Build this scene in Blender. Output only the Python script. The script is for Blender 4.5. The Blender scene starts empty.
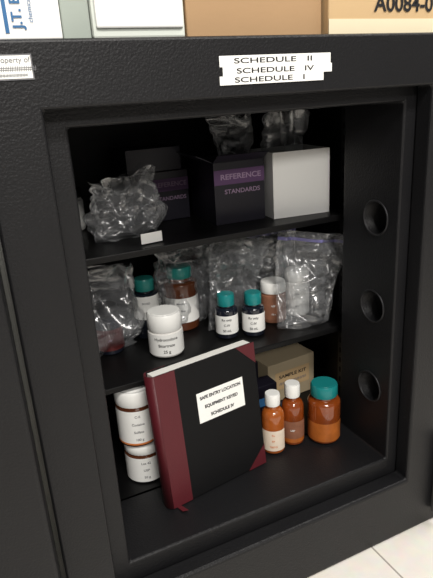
import bpy, bmesh, math, random
from mathutils import Vector, Matrix, noise
COL=bpy.context.scene.collection
CAM=Vector((0,-.7,.87))
# ---------------------------------------------------------------- materials
def pmat(name,col,rough=.5,metal=0,bump=0,bscale=200,var=0,vscale=8,trans=0,coat=0,spec=.5,bdist=.001,ior=1.45):
    m=bpy.data.materials.new(name);m.use_nodes=True;nt=m.node_tree
    b=nt.nodes['Principled BSDF']
    b.inputs['Base Color'].default_value=(*col,1);b.inputs['Roughness'].default_value=rough
    b.inputs['Metallic'].default_value=metal;b.inputs['Transmission Weight'].default_value=trans
    b.inputs['Coat Weight'].default_value=coat;b.inputs['Specular IOR Level'].default_value=spec
    b.inputs['IOR'].default_value=ior
    tc=nt.nodes.new('ShaderNodeTexCoord')
    if bump:
        n=nt.nodes.new('ShaderNodeTexNoise');n.inputs['Scale'].default_value=bscale;n.inputs['Detail'].default_value=3
        bp=nt.nodes.new('ShaderNodeBump');bp.inputs['Strength'].default_value=bump;bp.inputs['Distance'].default_value=bdist
        nt.links.new(tc.outputs['Object'],n.inputs['Vector']);nt.links.new(n.outputs['Fac'],bp.inputs['Height'])
        nt.links.new(bp.outputs['Normal'],b.inputs['Normal'])
    if var:
        n=nt.nodes.new('ShaderNodeTexNoise');n.inputs['Scale'].default_value=vscale;n.inputs['Detail'].default_value=5
        mx=nt.nodes.new('ShaderNodeMix');mx.data_type='RGBA'
        mx.inputs['A'].default_value=(*[c*(1-var) for c in col],1);mx.inputs['B'].default_value=(*[min(1,c*(1+var)) for c in col],1)
        nt.links.new(tc.outputs['Object'],n.inputs['Vector']);nt.links.new(n.outputs['Fac'],mx.inputs['Factor'])
        nt.links.new(mx.outputs['Result'],b.inputs['Base Color'])
    return m
M={}
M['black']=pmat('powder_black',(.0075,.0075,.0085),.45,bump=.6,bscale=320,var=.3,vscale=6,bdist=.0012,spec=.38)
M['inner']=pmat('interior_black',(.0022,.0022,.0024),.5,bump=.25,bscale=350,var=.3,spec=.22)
M['shelf']=pmat('shelf_black',(.003,.003,.0032),.42,bump=.2,bscale=300,spec=.28)
M['dark']=pmat('hole_dark',(.002,.002,.002),.8)
M['rim']=pmat('rim_grey',(.03,.03,.032),.4,metal=.5)
M['steel']=pmat('hinge_grey',(.1,.1,.1),.5,metal=.4)
M['paper']=pmat('label_white',(.86,.86,.83),.55,var=.05,vscale=30)
M['paper2']=pmat('label_cream',(.8,.68,.55),.55,var=.12,vscale=60)
M['ink']=pmat('ink_black',(.01,.01,.012),.6)
M['inkgrey']=pmat('ink_grey',(.14,.14,.15),.6)
M['inkblue']=pmat('ink_blue',(.03,.13,.3),.6)
M['inkorange']=pmat('ink_orange',(.65,.2,.05),.6)
M['inkpurple']=pmat('ink_purple',(.08,.035,.1),.6)
M['inkmauve']=pmat('ink_mauve',(.26,.18,.27),.6)
M['whiteplastic']=pmat('plastic_white',(.84,.84,.81),.35)
M['teal']=pmat('plastic_teal',(.01,.2,.2),.3)
M['green']=pmat('plastic_green',(.015,.17,.15),.3)
M['blackcap']=pmat('plastic_black',(.012,.012,.014),.3)
M['amber']=pmat('glass_amber',(.36,.09,.015),.07,coat=.8,var=.5,vscale=30)
M['orange']=pmat('glass_amber_orange',(.22,.045,.007),.07,coat=.8,var=.7,vscale=25)
M['amberdust']=pmat('amber_powder',(.42,.12,.022),.3,coat=.6,var=.5,vscale=50)
M['brownglass']=pmat('glass_brown',(.1,.03,.012),.08,coat=.6)
M['darkglass']=pmat('glass_dark',(.01,.012,.02),.06,coat=.8)
M['maroon']=pmat('label_maroon',(.08,.015,.015),.4,var=.4,vscale=60)
M['jarwhite']=pmat('jar_white',(.7,.69,.66),.4)
M['bookblack']=pmat('book_black_cloth',(.004,.004,.0045),.6,bump=.5,bscale=900,spec=.25)
M['bookred']=pmat('book_maroon_leather',(.085,.009,.014),.48,bump=.4,bscale=500,var=.15,vscale=20)
M['pages']=pmat('book_pages',(.88,.87,.82),.8,bump=.6,bscale=300)
M['navy']=pmat('carton_navy',(.008,.007,.013),.4,var=.3,vscale=20)
M['carton']=pmat('cardboard_tan',(.38,.24,.125),.8,bump=.2,bscale=120,var=.1,vscale=6)
M['carton2']=pmat('cardboard_light',(.52,.36,.19),.8,var=.08,vscale=8)
M['cartondull']=pmat('cardboard_dull',(.42,.34,.22),.8,var=.08,vscale=8)
M['cartonpale']=pmat('cardboard_pale',(.7,.62,.44),.7,var=.06)
M['whitecard']=pmat('card_white',(.8,.8,.78),.5,var=.03)
M['sidecard']=pmat('card_grey',(.6,.6,.6),.6)
M['greenbox']=pmat('box_greygreen',(.32,.36,.32),.6)
M['mint']=pmat('box_pale',(.66,.7,.64),.5,var=.05)
M['wall']=pmat('wall_paint',(.6,.6,.56),.8,bump=.1,bscale=80)
M['powder']=pmat('contents_brown',(.24,.1,.055),.7,var=.4,vscale=60)
def tilemat():
    m=bpy.data.materials.new('floor_vinyl_tile');m.use_nodes=True;nt=m.node_tree;b=nt.nodes['Principled BSDF']
    tc=nt.nodes.new('ShaderNodeTexCoord');br=nt.nodes.new('ShaderNodeTexBrick')
    br.offset=0;br.inputs['Scale'].default_value=1;br.inputs['Brick Width'].default_value=.305;br.inputs['Row Height'].default_value=.305
    br.inputs['Mortar Size'].default_value=.002;br.inputs['Color1'].default_value=(.87,.83,.76,1);br.inputs['Color2'].default_value=(.85,.81,.74,1);br.inputs['Mortar'].default_value=(.4,.37,.33,1)
    n=nt.nodes.new('ShaderNodeTexNoise');n.inputs['Scale'].default_value=35;n.inputs['Detail'].default_value=6
    mx=nt.nodes.new('ShaderNodeMix');mx.data_type='RGBA';mx.blend_type='MULTIPLY';mx.inputs['Factor'].default_value=.2
    nt.links.new(tc.outputs['Object'],br.inputs['Vector']);nt.links.new(tc.outputs['Object'],n.inputs['Vector'])
    nt.links.new(br.outputs['Color'],mx.inputs['A']);nt.links.new(n.outputs['Color'],mx.inputs['B']);nt.links.new(mx.outputs['Result'],b.inputs['Base Color'])
    b.inputs['Roughness'].default_value=.35
    return m
M['tile']=tilemat()
def plasticmat(name,base=.08,white=.075,rough=.2):
    m=bpy.data.materials.new(name);m.use_nodes=True;nt=m.node_tree;nt.nodes.clear()
    o=nt.nodes.new('ShaderNodeOutputMaterial');t=nt.nodes.new('ShaderNodeBsdfTransparent');t.inputs[0].default_value=(.98,.985,.99,1)
    g=nt.nodes.new('ShaderNodeBsdfGlossy');g.inputs['Color'].default_value=(1,1,1,1);g.inputs['Roughness'].default_value=rough
    d=nt.nodes.new('ShaderNodeBsdfDiffuse');d.inputs[0].default_value=(.85,.87,.9,1)
    f=nt.nodes.new('ShaderNodeFresnel');f.inputs[0].default_value=1.4
    a=nt.nodes.new('ShaderNodeMath');a.operation='MULTIPLY_ADD';a.inputs[1].default_value=.5;a.inputs[2].default_value=base;a.use_clamp=True
    m1=nt.nodes.new('ShaderNodeMixShader');m1.inputs[0].default_value=white
    nt.links.new(t.outputs[0],m1.inputs[1]);nt.links.new(d.outputs[0],m1.inputs[2])
    m2=nt.nodes.new('ShaderNodeMixShader');nt.links.new(f.outputs[0],a.inputs[0]);nt.links.new(a.outputs[0],m2.inputs[0])
    nt.links.new(m1.outputs[0],m2.inputs[1]);nt.links.new(g.outputs[0],m2.inputs[2]);nt.links.new(m2.outputs[0],o.inputs[0])
    return m
M['bag']=plasticmat('plastic_clear')
M['bagzip']=pmat('zip_violet',(.16,.15,.32),.4)
# ---------------------------------------------------------------- helpers
def link(o,parent=None):
    COL.objects.link(o)
    if parent: o.parent=parent
    return o
def empty(name,loc=(0,0,0),rot=(0,0,0)):
    e=bpy.data.objects.new(name,None);e.empty_display_size=.02;e.location=loc;e.rotation_euler=rot;return link(e)
def mesh(name,verts,faces,mat,parent=None,smooth=False,loc=(0,0,0),rot=(0,0,0)):
    me=bpy.data.meshes.new(name);me.from_pydata(verts,[],faces);me.update()
    if smooth:
        for p in me.polygons:p.use_smooth=True
    if mat: me.materials.append(mat)
    o=bpy.data.objects.new(name,me);o.location=loc;o.rotation_euler=rot
    return link(o,parent)
def bev(o,w,seg=2):
    if w:
        b=o.modifiers.new('b','BEVEL');b.width=w;b.segments=seg;b.limit_method='ANGLE'
    return o
def box(name,x0,x1,y0,y1,z0,z1,mat,parent=None,bw=0,rot=(0,0,0),loc=(0,0,0)):
    v=[(x,y,z) for z in (z0,z1) for y in (y0,y1) for x in (x0,x1)]
    f=[(0,2,3,1),(4,5,7,6),(0,1,5,4),(2,6,7,3),(0,4,6,2),(1,3,7,5)]
    return bev(mesh(name,v,f,mat,parent,loc=loc,rot=rot),bw)
def ring(name,X0,X1,Z0,Z1,h0,h1,k0,k1,y0,y1,mat,parent,bw=0):
    o=[(X0,Z0),(X1,Z0),(X1,Z1),(X0,Z1)];i=[(h0,k0),(h1,k0),(h1,k1),(h0,k1)]
    v=[(a,y0,b) for a,b in o]+[(a,y0,b) for a,b in i]+[(a,y1,b) for a,b in o]+[(a,y1,b) for a,b in i]
    f=[]
    for a in range(4):
        b=(a+1)%4
        f+=[(a,b,4+b,4+a),(8+b,8+a,12+a,12+b),(b,a,8+a,8+b),(4+a,4+b,12+b,12+a)]
    return bev(mesh(name,v,f,mat,parent),bw,3)
def lathe(name,prof,mat,parent,seg=40,smooth=True,ribs=0):
    v=[];f=[]
    for r,z in prof:
        for s in range(seg):
            a=2*math.pi*s/seg;rr=r*(1-(ribs if (s%2 and r>.004) else 0));v.append((rr*math.cos(a),rr*math.sin(a),z))
    n=len(prof)
    for i in range(n-1):
        for s in range(seg):
            t=(s+1)%seg;f.append((i*seg+s,i*seg+t,(i+1)*seg+t,(i+1)*seg+s))
    f.append(tuple(range(seg))[::-1]);f.append(tuple((n-1)*seg+s for s in range(seg)))
    o=mesh(name,v,f,mat,parent,smooth)
    if smooth:
        e=o.modifiers.new('es','EDGE_SPLIT');e.split_angle=math.radians(50)
    return o
def cyl(name,r,h,mat,parent,loc,axis='z',seg=32):
    o=lathe(name,[(r*.92,0),(r,h*.06),(r,h*.94),(r*.92,h)],mat,parent,seg)
    o.location=loc
    if axis=='x':o.rotation_euler=(0,math.pi/2,0)
    if axis=='y':o.rotation_euler=(math.pi/2,0,0)
    return o
def textmesh(body,size,width=None,align='CENTER',bold=.0):
    cu=bpy.data.curves.new('t','FONT');cu.body=body;cu.size=size;cu.align_x=align;cu.align_y='CENTER';cu.offset=bold
    o=bpy.data.objects.new('t',cu);COL.objects.link(o)
    dg=bpy.context.evaluated_depsgraph_get();me=bpy.data.meshes.new_from_object(o.evaluated_get(dg))
    bpy.data.objects.remove(o)
    if width and len(me.vertices):
        xs=[v.co.x for v in me.vertices];w=max(xs)-min(xs);c=(max(xs)+min(xs))/2
        for v in me.vertices:v.co.x=(v.co.x-c)*width/w
    return me
def flattext(name,body,size,mat,parent,loc,rot=(math.pi/2,0,0),width=None,bold=0):
    me=textmesh(body,size,width,bold=bold);me.materials.clear();me.materials.append(mat)
    o=bpy.data.objects.new(name,me);o.location=loc;o.rotation_euler=rot;return link(o,parent)
def wraptext(name,body,size,mat,parent,r,z,ang,width=None,bold=0):
    me=textmesh(body,size,width,bold=bold);me.materials.clear();me.materials.append(mat)
    for v in me.vertices:
        a=ang+v.co.x/r;zz=z+v.co.y;v.co=(r*math.cos(a),r*math.sin(a),zz)
    o=bpy.data.objects.new(name,me);return link(o,parent)
def wraplabel(name,r,z0,z1,ang,span,mat,parent,n=28):
    v=[];f=[]
    for i in range(n+1):
        a=ang-span/2+span*i/n
        v+=[(r*math.cos(a),r*math.sin(a),z0),(r*math.cos(a),r*math.sin(a),z1)]
    for i in range(n): f.append((2*i,2*i+2,2*i+3,2*i+1))
    return mesh(name,v,f,mat,parent,True)
def bottle(name,x,y,z,r,h,neck,caph,capr,bodym,capm,labm=None,lz=(.12,.62),text=(),tmat=None,shoulder=.7,span=3.0,turn=0,ribs=.05,band=None,ts=.0055,fill=None):
    e=empty(name,(x,y,z))
    hb=h-caph;hs=h*shoulder
    prof=[(r*.86,0),(r*.97,r*.05),(r,r*.14),(r,hs-.1*r)]
    if neck<r*.95:
        for i in range(1,7):
            t=i/6*math.pi/2
            prof.append((neck+(r-neck)*math.cos(t),hs-.1*r+(hb-hs)*.75*math.sin(t)))
        prof+=[(neck,hb+caph*.5)]
    else: prof+=[(neck,hs),(neck,hb+caph*.5)]
    lathe('glass_body',prof,bodym,e)
    lathe('cap',[(capr*.97,hb),(capr,hb+caph*.08),(capr,hb+caph*.86),(capr*.93,hb+caph),(capr*.8,hb+caph)],capm,e,64,True,ribs*.6)
    lathe('cap_top',[(capr*.8,hb+caph*.99),(capr*.78,hb+caph*1.02)],capm,e,32)
    a=math.atan2(CAM.y-y,CAM.x-x)+turn
    if fill: wraplabel('contents_band',r+.0003,h*fill[1],h*fill[2],a,6.28,fill[0],e,40)
    if labm:
        z0,z1=lz[0]*h,lz[1]*h
        wraplabel('label',r+.0006,z0,z1,a,span,labm,e)
        if band: wraplabel('label_band',r+.0009,z0+(z1-z0)*band[1],z0+(z1-z0)*band[2],a,span,band[0],e)
        n=len(text)
        for i,t in enumerate(text):
            zz=z1-(z1-z0)*(i+.7)/(n+.4)
            wraptext('label_text_%d'%i,t,ts,tmat or M['ink'],e,r+.0012,zz,a,bold=.0001)
    return e
def crease(p,fr,off,st=(1,1,1)):
    q=Vector((p.x*st[0],p.y*st[1],p.z*st[2]))
    q+=noise.noise_vector(q*6+off)*.03
    d,pts=noise.voronoi(q*fr+off)
    return (d[1]-d[0])/fr
def bag(name,x,y,z,w,h,d,rz=0,seed=1,lean=(0,0),crump=1,parent=None,nu=130,nv=90,topw=1.0):
    if parent:
        e=bpy.data.objects.new(name,None);link(e,parent);e.location=(x,y,z);e.rotation_euler=(0,0,rz)
    else: e=empty(name,(x,y,z),(0,0,rz))
    off=Vector((seed*7.3,seed*3.1,seed*1.7));v=[];f=[]
    for j in range(nv+1):
        t=j/nv
        dep=d/2*(math.sin(min(1,t*2.2+.12)*math.pi/2))*(1-t**1.6*.9)
        wd=w/2*(1-(1-topw)*t)*(.8+.2*math.sin(min(1,t*3)*math.pi/2))
        for i in range(nu):
            a=2*math.pi*i/nu;c,s=math.cos(a),math.sin(a)
            hh=h*(1+.12*noise.noise(Vector((c*1.5,s*.5,seed))*1.3)) 
            px=wd*math.copysign(abs(c)**.7,c);py=dep*math.copysign(abs(s)**.8,s);pz=hh*t
            p=Vector((px+lean[0]*t*t,py+lean[1]*t*t,pz))
            k=crump*(1 if t>.05 else t/.05)
            q=p+noise.noise_vector(p*9+off)*k*.02
            dirn=Vector((c*.5,s,.15)).normalized()
            q+=dirn*k*(crease(p,13,off,(1.3,1.3,.6))*.5+crease(p,24,off*2,(.6,1,1.4))*.4-.018)
            q.z=max(q.z,.0008)
            v.append(q)
    for j in range(nv):
        for i in range(nu):
            q=(i+1)%nu;f.append((j*nu+i,j*nu+q,(j+1)*nu+q,(j+1)*nu+i))
    mesh('film',v,f,M['bag'],e,True)
    return e
def flatbag(name,P,bulge=.012,seed=1,zipper=True,n=100,crump=1):
    P=[Vector(p) for p in P];o=P[0].copy();e=empty(name,o)
    off=Vector((seed*5.3,seed*2.1,seed*4.7));nrm=(P[1]-P[0]).cross(P[3]-P[0]).normalized()
    def pt(u,t,s):
        b=P[0].lerp(P[1],u);c=P[3].lerp(P[2],u);p=b.lerp(c,t)-o
        bl=(4*u*(1-u))**.5*(1-t**2)**.5 if 0<u<1 else 0
        ed=min(1,min(u,1-u)*12)*min(1,t*10)
        q=p+nrm*s*(bulge*bl+.0006)
        pp=p+nrm*s*.05
        q+=nrm*crump*((crease(pp,10,off,(1.5,1.5,.6))-.02)*.6+(crease(pp,20,off,(.7,1,1.3))-.01)*.45)*(.25+.75*ed)+noise.noise_vector(p*8+off)*.012*crump
        q.z=max(q.z,0)
        return q
    for s in (-1,1):
        v=[];f=[]
        for j in range(n+1):
            for i in range(n+1): v.append(pt(i/n,j/n,s))
        for j in range(n):
            for i in range(n):
                a=j*(n+1)+i;f.append((a,a+1,a+n+2,a+n+1))
        mesh('film_side',v,f,M['bag'],e,True)
    if zipper:
        v=[];f=[]
        for i in range(n+1):
            for t in (.9,.93): v.append(pt(i/n,t,1)+nrm*.0012)
        for i in range(n): f.append((2*i,2*i+2,2*i+3,2*i+1))
        mesh('zip_strip',v,f,M['bagzip'],e,True)
    return e
# ---------------------------------------------------------------- room
box('floor',-2.5,3,-3.8,1.2,-.05,0,M['tile'])
box('wall_back',-2.5,3,.95,1.05,0,2.7,M['wall'])
# ---------------------------------------------------------------- safe
safe=empty('steel_safe')
SX0,SX1,ST=.036,.79,.938
ring('door_frame',SX0,SX1,.0,ST,.106,.690,.132,.864,-.035,0,M['black'],safe,.005)
body=ring('body_shell',SX0,SX1,.0,ST,.137,.667,.168,.842,.0005,.15,M['black'],safe,.004)
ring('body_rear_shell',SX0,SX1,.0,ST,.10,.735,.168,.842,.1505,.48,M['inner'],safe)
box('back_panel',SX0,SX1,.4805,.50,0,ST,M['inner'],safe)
box('interior_floor',.10,.735,.1505,.48,.16,.1695,M['shelf'],safe)
box('shelf_board_1',.101,.734,.174,.479,.618,.630,M['shelf'],safe,.002)
box('shelf_board_2',.101,.734,.174,.479,.376,.388,M['shelf'],safe,.002)
for n,z in enumerate((.645,.476,.305)):
    c=cyl('cut',.030,.06,None,None,(.66,.057,z),'x',48)
    m=body.modifiers.new('hole','BOOLEAN');m.object=c;m.operation='DIFFERENCE';m.solver='EXACT'
bpy.context.view_layer.update()
dg=bpy.context.evaluated_depsgraph_get();nm=bpy.data.meshes.new_from_object(body.evaluated_get(dg));body.modifiers.clear();body.data=nm
for o in [o for o in bpy.data.objects if o.name.startswith('cut')]: bpy.data.objects.remove(o)
for n,z in enumerate((.645,.476,.305)):
    bpy.ops.mesh.primitive_torus_add(major_radius=.031,minor_radius=.0018,location=(.6665,.057,z),rotation=(0,math.pi/2,0),major_segments=48)
    o=bpy.context.object;o.name='bolt_hole_rim_%d'%n;o.data.materials.append(M['rim']);o.parent=safe
    cyl('hole_plug_%d'%n,.0295,.003,M['dark'],safe,(.70,.057,z),'x',40)
for k,y in enumerate((.22,.42)):
    box('shelf_standard_%d'%k,.7305,.7345,y,y+.02,.17,.84,M['rim'],safe)
    for j in range(26): box('slot_%d_%d'%(k,j),.7298,.7306,y+.006,y+.014,.19+j*.025,.202+j*.025,M['dark'],safe)
cyl('hinge_barrel',.010,.175,M['steel'],safe,(.764,-.046,.035))
def strip(i,x0,x1,z0,z1,t):
    box('schedule_strip_%d'%i,x0,x1,-.0358-.0004*i,-.0351,z0,z1,M['paper'],safe)
    flattext('schedule_text_%d'%i,t,.0088,M['ink'],safe,((x0+x1)/2-.005,-.0361-.0004*i,(z0+z1)/2),width=.118 if i<2 else .106,bold=.00012)
strip(0,.327,.496,.9015,.9145,'SCHEDULE   II');strip(1,.331,.498,.8905,.9015,'SCHEDULE   IV');strip(2,.326,.484,.880,.8905,'SCHEDULE   I')
box('property_tag',.03,.102,-.0362,-.0352,.897,.923,M['inkgrey'],safe)
box('property_tag_face',.031,.1005,-.0366,-.0362,.8985,.9215,M['paper'],safe)
flattext('property_text','Property of',.008,M['inkgrey'],safe,(.081,-.037,.917))
flattext('property_text2','#############',.008,M['inkgrey'],safe,(.075,-.037,.9085))
flattext('property_text3','##############',.005,M['inkgrey'],safe,(.075,-.037,.902))
door=empty('safe_door',(.028,-.055,0),(0,0,math.radians(-4)))
box('door_slab',-.70,0,-.05,.04,.03,.93,M['black'],door,.006)
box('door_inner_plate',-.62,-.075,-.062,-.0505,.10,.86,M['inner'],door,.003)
cyl('bolt',.017,.03,M['rim'],door,(-.05,-.05,.225),'y')
# ---------------------------------------------------------------- ledger
bk=empty('record_book',(.238,.076,.1705),(math.radians(-6),0,math.radians(8.5)))
BW,BH,BT=.219,.257,.032
box('front_cover',.006,BW,0,.003,0,BH,M['bookblack'],bk,.001)
box('back_cover',.006,BW,BT-.003,BT,0,BH,M['bookblack'],bk,.001)
box('page_block',.008,BW-.003,.0032,BT-.0032,.004,BH-.002,M['pages'],bk)
v=[];f=[];N=14
for i in range(N+1):
    a=math.pi*i/N;v+=[(.008-.011*math.sin(a),BT/2-math.cos(a)*(BT/2+.0005),0),(.008-.011*math.sin(a),BT/2-math.cos(a)*(BT/2+.0005),BH)]
for i in range(N):f.append((2*i,2*i+1,2*i+3,2*i+2))
s=mesh('spine',v,f,M['bookred'],bk,True);so=s.modifiers.new('s','SOLIDIFY');so.thickness=.002;so.offset=-1
box('spine_strip_front',.006,.046,-.0008,.0,0,BH,M['bookred'],bk)
box('spine_strip_back',.006,.046,BT,BT+.0008,0,BH,M['bookred'],bk)
def tri(n,pts):
    v=[(a,-.0009,b) for a,b in pts]+[(a,0.0,b) for a,b in pts]
    mesh(n,v,[(0,1,2),(5,4,3),(0,3,4,1),(1,4,5,2),(2,5,3,0)],M['bookred'],bk)
tri('corner_bottom',[(BW-.042,0),(BW,0),(BW,.042)]);tri('corner_top',[(BW,BH-.042),(BW,BH),(BW-.042,BH)])
box('cover_label',.082,.184,-.0014,-.0006,.140,.198,M['paper'],bk)
for i,t in enumerate(('SAFE ENTRY LOCATION','EQUIPMENT KEYED','SCHEDULE IV')):
    flattext('cover_text_%d'%i,t,.0085,M['ink'],bk,(.133,-.0018,.187-.0185*i),width=(.09,.073,.052)[i],bold=.00035)
mesh('ribbon',[(.012,.004,.0),(.02,.004,0),(.014,-.018,-.0),(.024,-.022,.0),(.013,.004,.01),(.021,.004,.01)],[(0,1,3,2),(4,5,1,0)],M['bookred'],bk)
# ---------------------------------------------------------------- lower shelf
z=.1702
bottle('lidded_jar',.236,.205,z,.038,.08,.036,.018,.038,M['brownglass'],M['whiteplastic'],M['paper'],(.04,.7),('Lot 42','USP','50 g'),M['inkgrey'],shoulder=.76,ribs=.02,ts=.007)
bottle('lidded_jar',.230,.205,z+.0822,.038,.115,.036,.03,.0385,M['brownglass'],M['whiteplastic'],M['paper'],(.06,.68),('C-II','Codeine','Sulfate','100 g'),M['inkgrey'],shoulder=.74,ribs=.02,band=(M['inkorange'],.0,.05),ts=.007)
bottle('amber_bottle',.493,.142,z,.0235,.13,.012,.025,.0155,M['amber'],M['whiteplastic'],M['paper2'],(.06,.42),('Rx','RP','TESTO'),M['inkorange'],shoulder=.62,span=2.4)
bottle('amber_bottle',.5435,.147,z,.0235,.135,.012,.028,.016,M['orange'],M['whiteplastic'],M['powder'],(.12,.42),('USP',),M['paper'],shoulder=.62,fill=(M['amberdust'],.05,.3))
bottle('amber_bottle',.607,.125,z,.034,.128,.024,.026,.028,M['orange'],M['teal'],None,shoulder=.7,fill=(M['amberdust'],.05,.38))
cb=empty('supply_carton',(.57,.29,z),(0,0,math.radians(4)))
box('carton_body',0,.135,0,.09,0,.10,M['cartondull'],cb,.001)
box('carton_print',.02,.12,-.0008,0,.03,.075,M['carton2'],cb)
flattext('carton_text','SAMPLE KIT',.012,M['ink'],cb,(.07,-.0012,.062),width=.08,bold=.0003)
flattext('carton_text2','########',.012,M['inkgrey'],cb,(.07,-.0012,.045),width=.08)
box('dark_carton',.45,.55,.30,.40,z,z+.115,M['navy'],None,.001)
sc=empty('small_carton',(.50,.235,z))
box('carton_body',0,.06,0,.04,0,.09,M['navy'],sc,.001);box('carton_label',.006,.05,-.0008,0,.04,.06,M['inkblue'],sc)
# ---------------------------------------------------------------- middle shelf
z=.3885
a0=bottle('capped_bottle',.225,.33,z,.028,.10,.02,.022,.023,M['darkglass'],M['blackcap'],M['maroon'],(.1,.55),('USP',),M['inkmauve'])
a1=bottle('amber_jar',.318,.36,z,.027,.13,.016,.025,.021,M['darkglass'],M['green'],M['paper'],(.35,.74),('SCHED','IV'),M['inkgrey'],shoulder=.75)
a2=bottle('amber_jar',.400,.365,z,.037,.14,.024,.024,.027,M['brownglass'],M['green'],M['paper'],(.15,.55),('Morphine','Sulfate','USP'),M['inkgrey'],shoulder=.76)
bottle('lidded_jar',.322,.262,z,.0345,.088,.032,.034,.0345,M['jarwhite'],M['whiteplastic'],M['paper'],(.06,.56),('Hydrocodone','Bitartrate','25 g'),M['ink'],shoulder=.6,ribs=.06,ts=.0085)
bottle('vial_bottle',.460,.265,z,.0235,.094,.014,.024,.018,M['darkglass'],M['teal'],M['paper'],(.12,.55),('Rx only','C-IV','50 mL'),M['ink'],shoulder=.66,ts=.007)
bottle('vial_bottle',.513,.245,z,.0235,.092,.014,.024,.018,M['darkglass'],M['teal'],M['paper'],(.12,.55),('Rx only','C-IV','50 mL'),M['ink'],shoulder=.66,ts=.007)
bottle('sample_jar',.586,.285,z,.028,.092,.026,.024,.028,M['powder'],M['whiteplastic'],M['powder'],(.1,.6),('USP','10 g'),M['paper'],shoulder=.7)
bottle('sample_jar',.652,.29,z,.027,.105,.025,.024,.027,M['jarwhite'],M['whiteplastic'],M['paper'],(.06,.7),('DEA','10 g'),M['inkgrey'],shoulder=.74)
bag('bag_film',0,0,0,.14,.19,.10,.1,2,lean=(.03,0),parent=a2,crump=.9)
bag('bag_film',0,0,0,.15,.17,.11,.2,5,parent=a0)
bag('plastic_bag',.55,.40,z,.19,.19,.11,.12,3)
flatbag('plastic_bag',[(.555,.225,z+.002),(.675,.215,z+.002),(.733,.20,.575),(.585,.245,.605)],.012,4,crump=1.2)
flatbag('plastic_bag',[(.432,.305,z+.002),(.53,.305,z+.002),(.58,.28,.58),(.45,.29,.60)],.008,21,zipper=False,crump=1.2)
flatbag('plastic_bag',[(.52,.33,z+.002),(.63,.335,z+.002),(.67,.31,.595),(.53,.32,.605)],.008,33)
# ---------------------------------------------------------------- top shelf
z=.6305
def openbox(p,w,d,h,t,mf,ms):
    box('front_panel',0,w,0,t,0,h,mf,p);box('rear_panel',0,w,d-t,d,0,h,ms,p)
    box('side_panel_1',0,t,t,d-t,0,h,ms,p);box('side_panel_2',w-t,w,t,d-t,0,h,ms,p);box('bottom_panel',t,w-t,t,d-t,0,t,ms,p)
wb=empty('white_box',(.557,.224,z),(0,0,math.radians(-6)))
openbox(wb,.124,.11,.128,.002,M['whitecard'],M['sidecard'])
nb=empty('reference_standard_carton',(.443,.25,z),(0,0,math.radians(-3)))
openbox(nb,.106,.13,.118,.002,M['navy'],M['navy'])
box('flap_front',0,.104,0,.0015,0,.03,M['navy'],nb,loc=(0,0,.118),rot=(math.radians(60),0,0))
box('flap_side',0,.0015,0,.12,0,.035,M['navy'],nb,loc=(0,.005,.118),rot=(0,math.radians(-65),0))
box('print_band',.0,.106,-.0008,0,.076,.104,M['inkpurple'],nb)
flattext('print_text_1','REFERENCE',.014,M['inkmauve'],nb,(.056,-.0012,.09),width=.085,bold=.0003)
flattext('print_text_2','STANDARDS',.012,M['inkmauve'],nb,(.058,-.0012,.062),width=.075,bold=.0002)
nb2=empty('reference_standard_carton',(.30,.36,z))
box('carton_body',0,.135,0,.10,0,.10,M['navy'],nb2,.001)
box('print_band',.06,.135,-.0008,0,.06,.085,M['inkpurple'],nb2)
flattext('print_text_1','REFERENCE',.013,M['inkmauve'],nb2,(.096,-.0012,.073),width=.07,bold=.0002)
flattext('print_text_2','STANDARDS',.011,M['inkmauve'],nb2,(.096,-.0012,.045),width=.065,bold=.0002)
box('stacked_carton',.01,.125,.005,.095,.1003,.147,M['navy'],nb2,.001,)
bottle('lidded_jar',.195,.41,z,.03,.085,.028,.02,.03,M['jarwhite'],M['blackcap'],M['paper'],(.1,.7),('USP',),M['inkgrey'])
b1=bag('plastic_bag',.275,.275,z,.165,.12,.12,.1,6,crump=1.35)
box('insert_label',-.01,.03,-.078,-.0772,.002,.02,M['paper'],b1)
bag('bag_film',.07,.07,.03,.08,.18,.06,.1,7,topw=1.35,parent=nb,crump=.7)
bag('bag_film',.055,.05,.01,.08,.19,.06,.1,8,topw=1.35,parent=wb,crump=.7)
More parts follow.
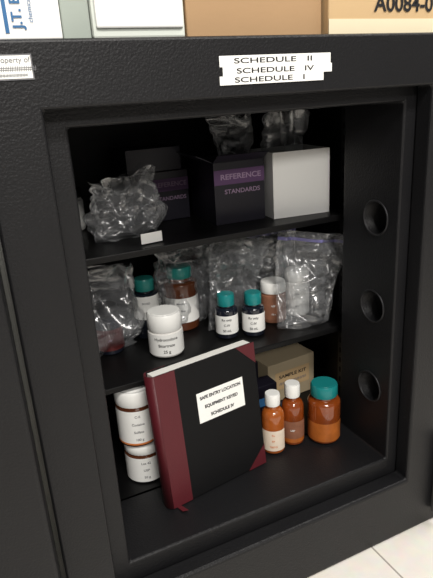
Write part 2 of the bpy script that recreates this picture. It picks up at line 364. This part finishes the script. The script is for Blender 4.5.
# ---------------------------------------------------------------- things on top of safe
z=ST+.0008
c1=empty('cardboard_box',(.302,.0,z))
box('carton_body',0,.205,0,.30,0,.22,M['carton'],c1,.002)
c2=empty('shipping_carton',(.510,-.012,z))
box('carton_body',0,.42,0,.30,0,.22,M['carton2'],c2,.002);box('tape_strip',0,.42,-.0008,0,.0,.02,M['cartonpale'],c2)
flattext('carton_code','A0084-0',.03,M['ink'],c2,(.134,-.0015,.039),width=.112,bold=.0006)
c3=empty('chemical_box',(-.03,-.02,z))
box('carton_body',0,.172,0,.15,0,.16,M['whitecard'],c3,.001)
box('color_band',.112,.116,-.0008,0,.006,.1,M['inkblue'],c3)
flattext('brand_text','J.T. Baker',.015,M['inkblue'],c3,(.126,-.0012,.04),rot=(math.pi/2,-math.pi/2,0),bold=.0004)
flattext('brand_text2','chemicals',.007,M['inkblue'],c3,(.140,-.0012,.03),rot=(math.pi/2,-math.pi/2,0))
box('grey_storage_box',.147,.18,.0,.2,z,z+.14,M['greenbox'],None,.002)
tr=empty('white_tray_cabinet',(.182,.0,z))
box('tray_body',0,.118,0,.2,0,.15,M['mint'],tr,.004);box('tray_lip',.004,.114,-.004,0,.012,.14,M['whitecard'],tr,.002)
# ---------------------------------------------------------------- lights
def area(n,loc,tgt,s,p,col=(1,1,1)):
    l=bpy.data.lights.new(n,'AREA');l.shape='RECTANGLE';l.size=s[0];l.size_y=s[1];l.energy=p;l.color=col
    o=bpy.data.objects.new(n,l);o.location=loc;o.rotation_euler=(Vector(tgt)-Vector(loc)).to_track_quat('-Z','Y').to_euler();link(o)
area('ceiling_light',(.2,-1.5,2.45),(.4,0,.5),(.9,.3),50,(1,.96,.91))
area('ceiling_light_far',(-.3,-3.4,2.4),(.4,0,.5),(1.2,.3),58,(1,.96,.91))
area('ceiling_light_2',(1.6,-.4,2.5),(1.2,-.3,0),(1.2,.6),32,(1,.97,.92))
w=bpy.data.worlds.new('room_ambient');w.use_nodes=True;bpy.context.scene.world=w
w.node_tree.nodes['Background'].inputs[0].default_value=(1,.96,.92,1);w.node_tree.nodes['Background'].inputs[1].default_value=.2
# ---------------------------------------------------------------- camera
cam=bpy.data.cameras.new('camera');co=bpy.data.objects.new('camera',cam);link(co)
cam.sensor_fit='HORIZONTAL';cam.sensor_width=36;cam.lens=551/433*36;cam.clip_start=.01
Rv=Vector((.899,-.4338,-.0591)).normalized();Fv=Vector((.392,.8576,-.3325)).normalized()
Uv=Rv.cross(Fv).normalized();Fv=Uv.cross(Rv).normalized()
mt=Matrix((Rv,Uv,-Fv)).transposed().to_4x4();mt.translation=CAM;co.matrix_world=mt
bpy.context.scene.camera=co
bpy.context.scene.view_settings.view_transform='Standard'
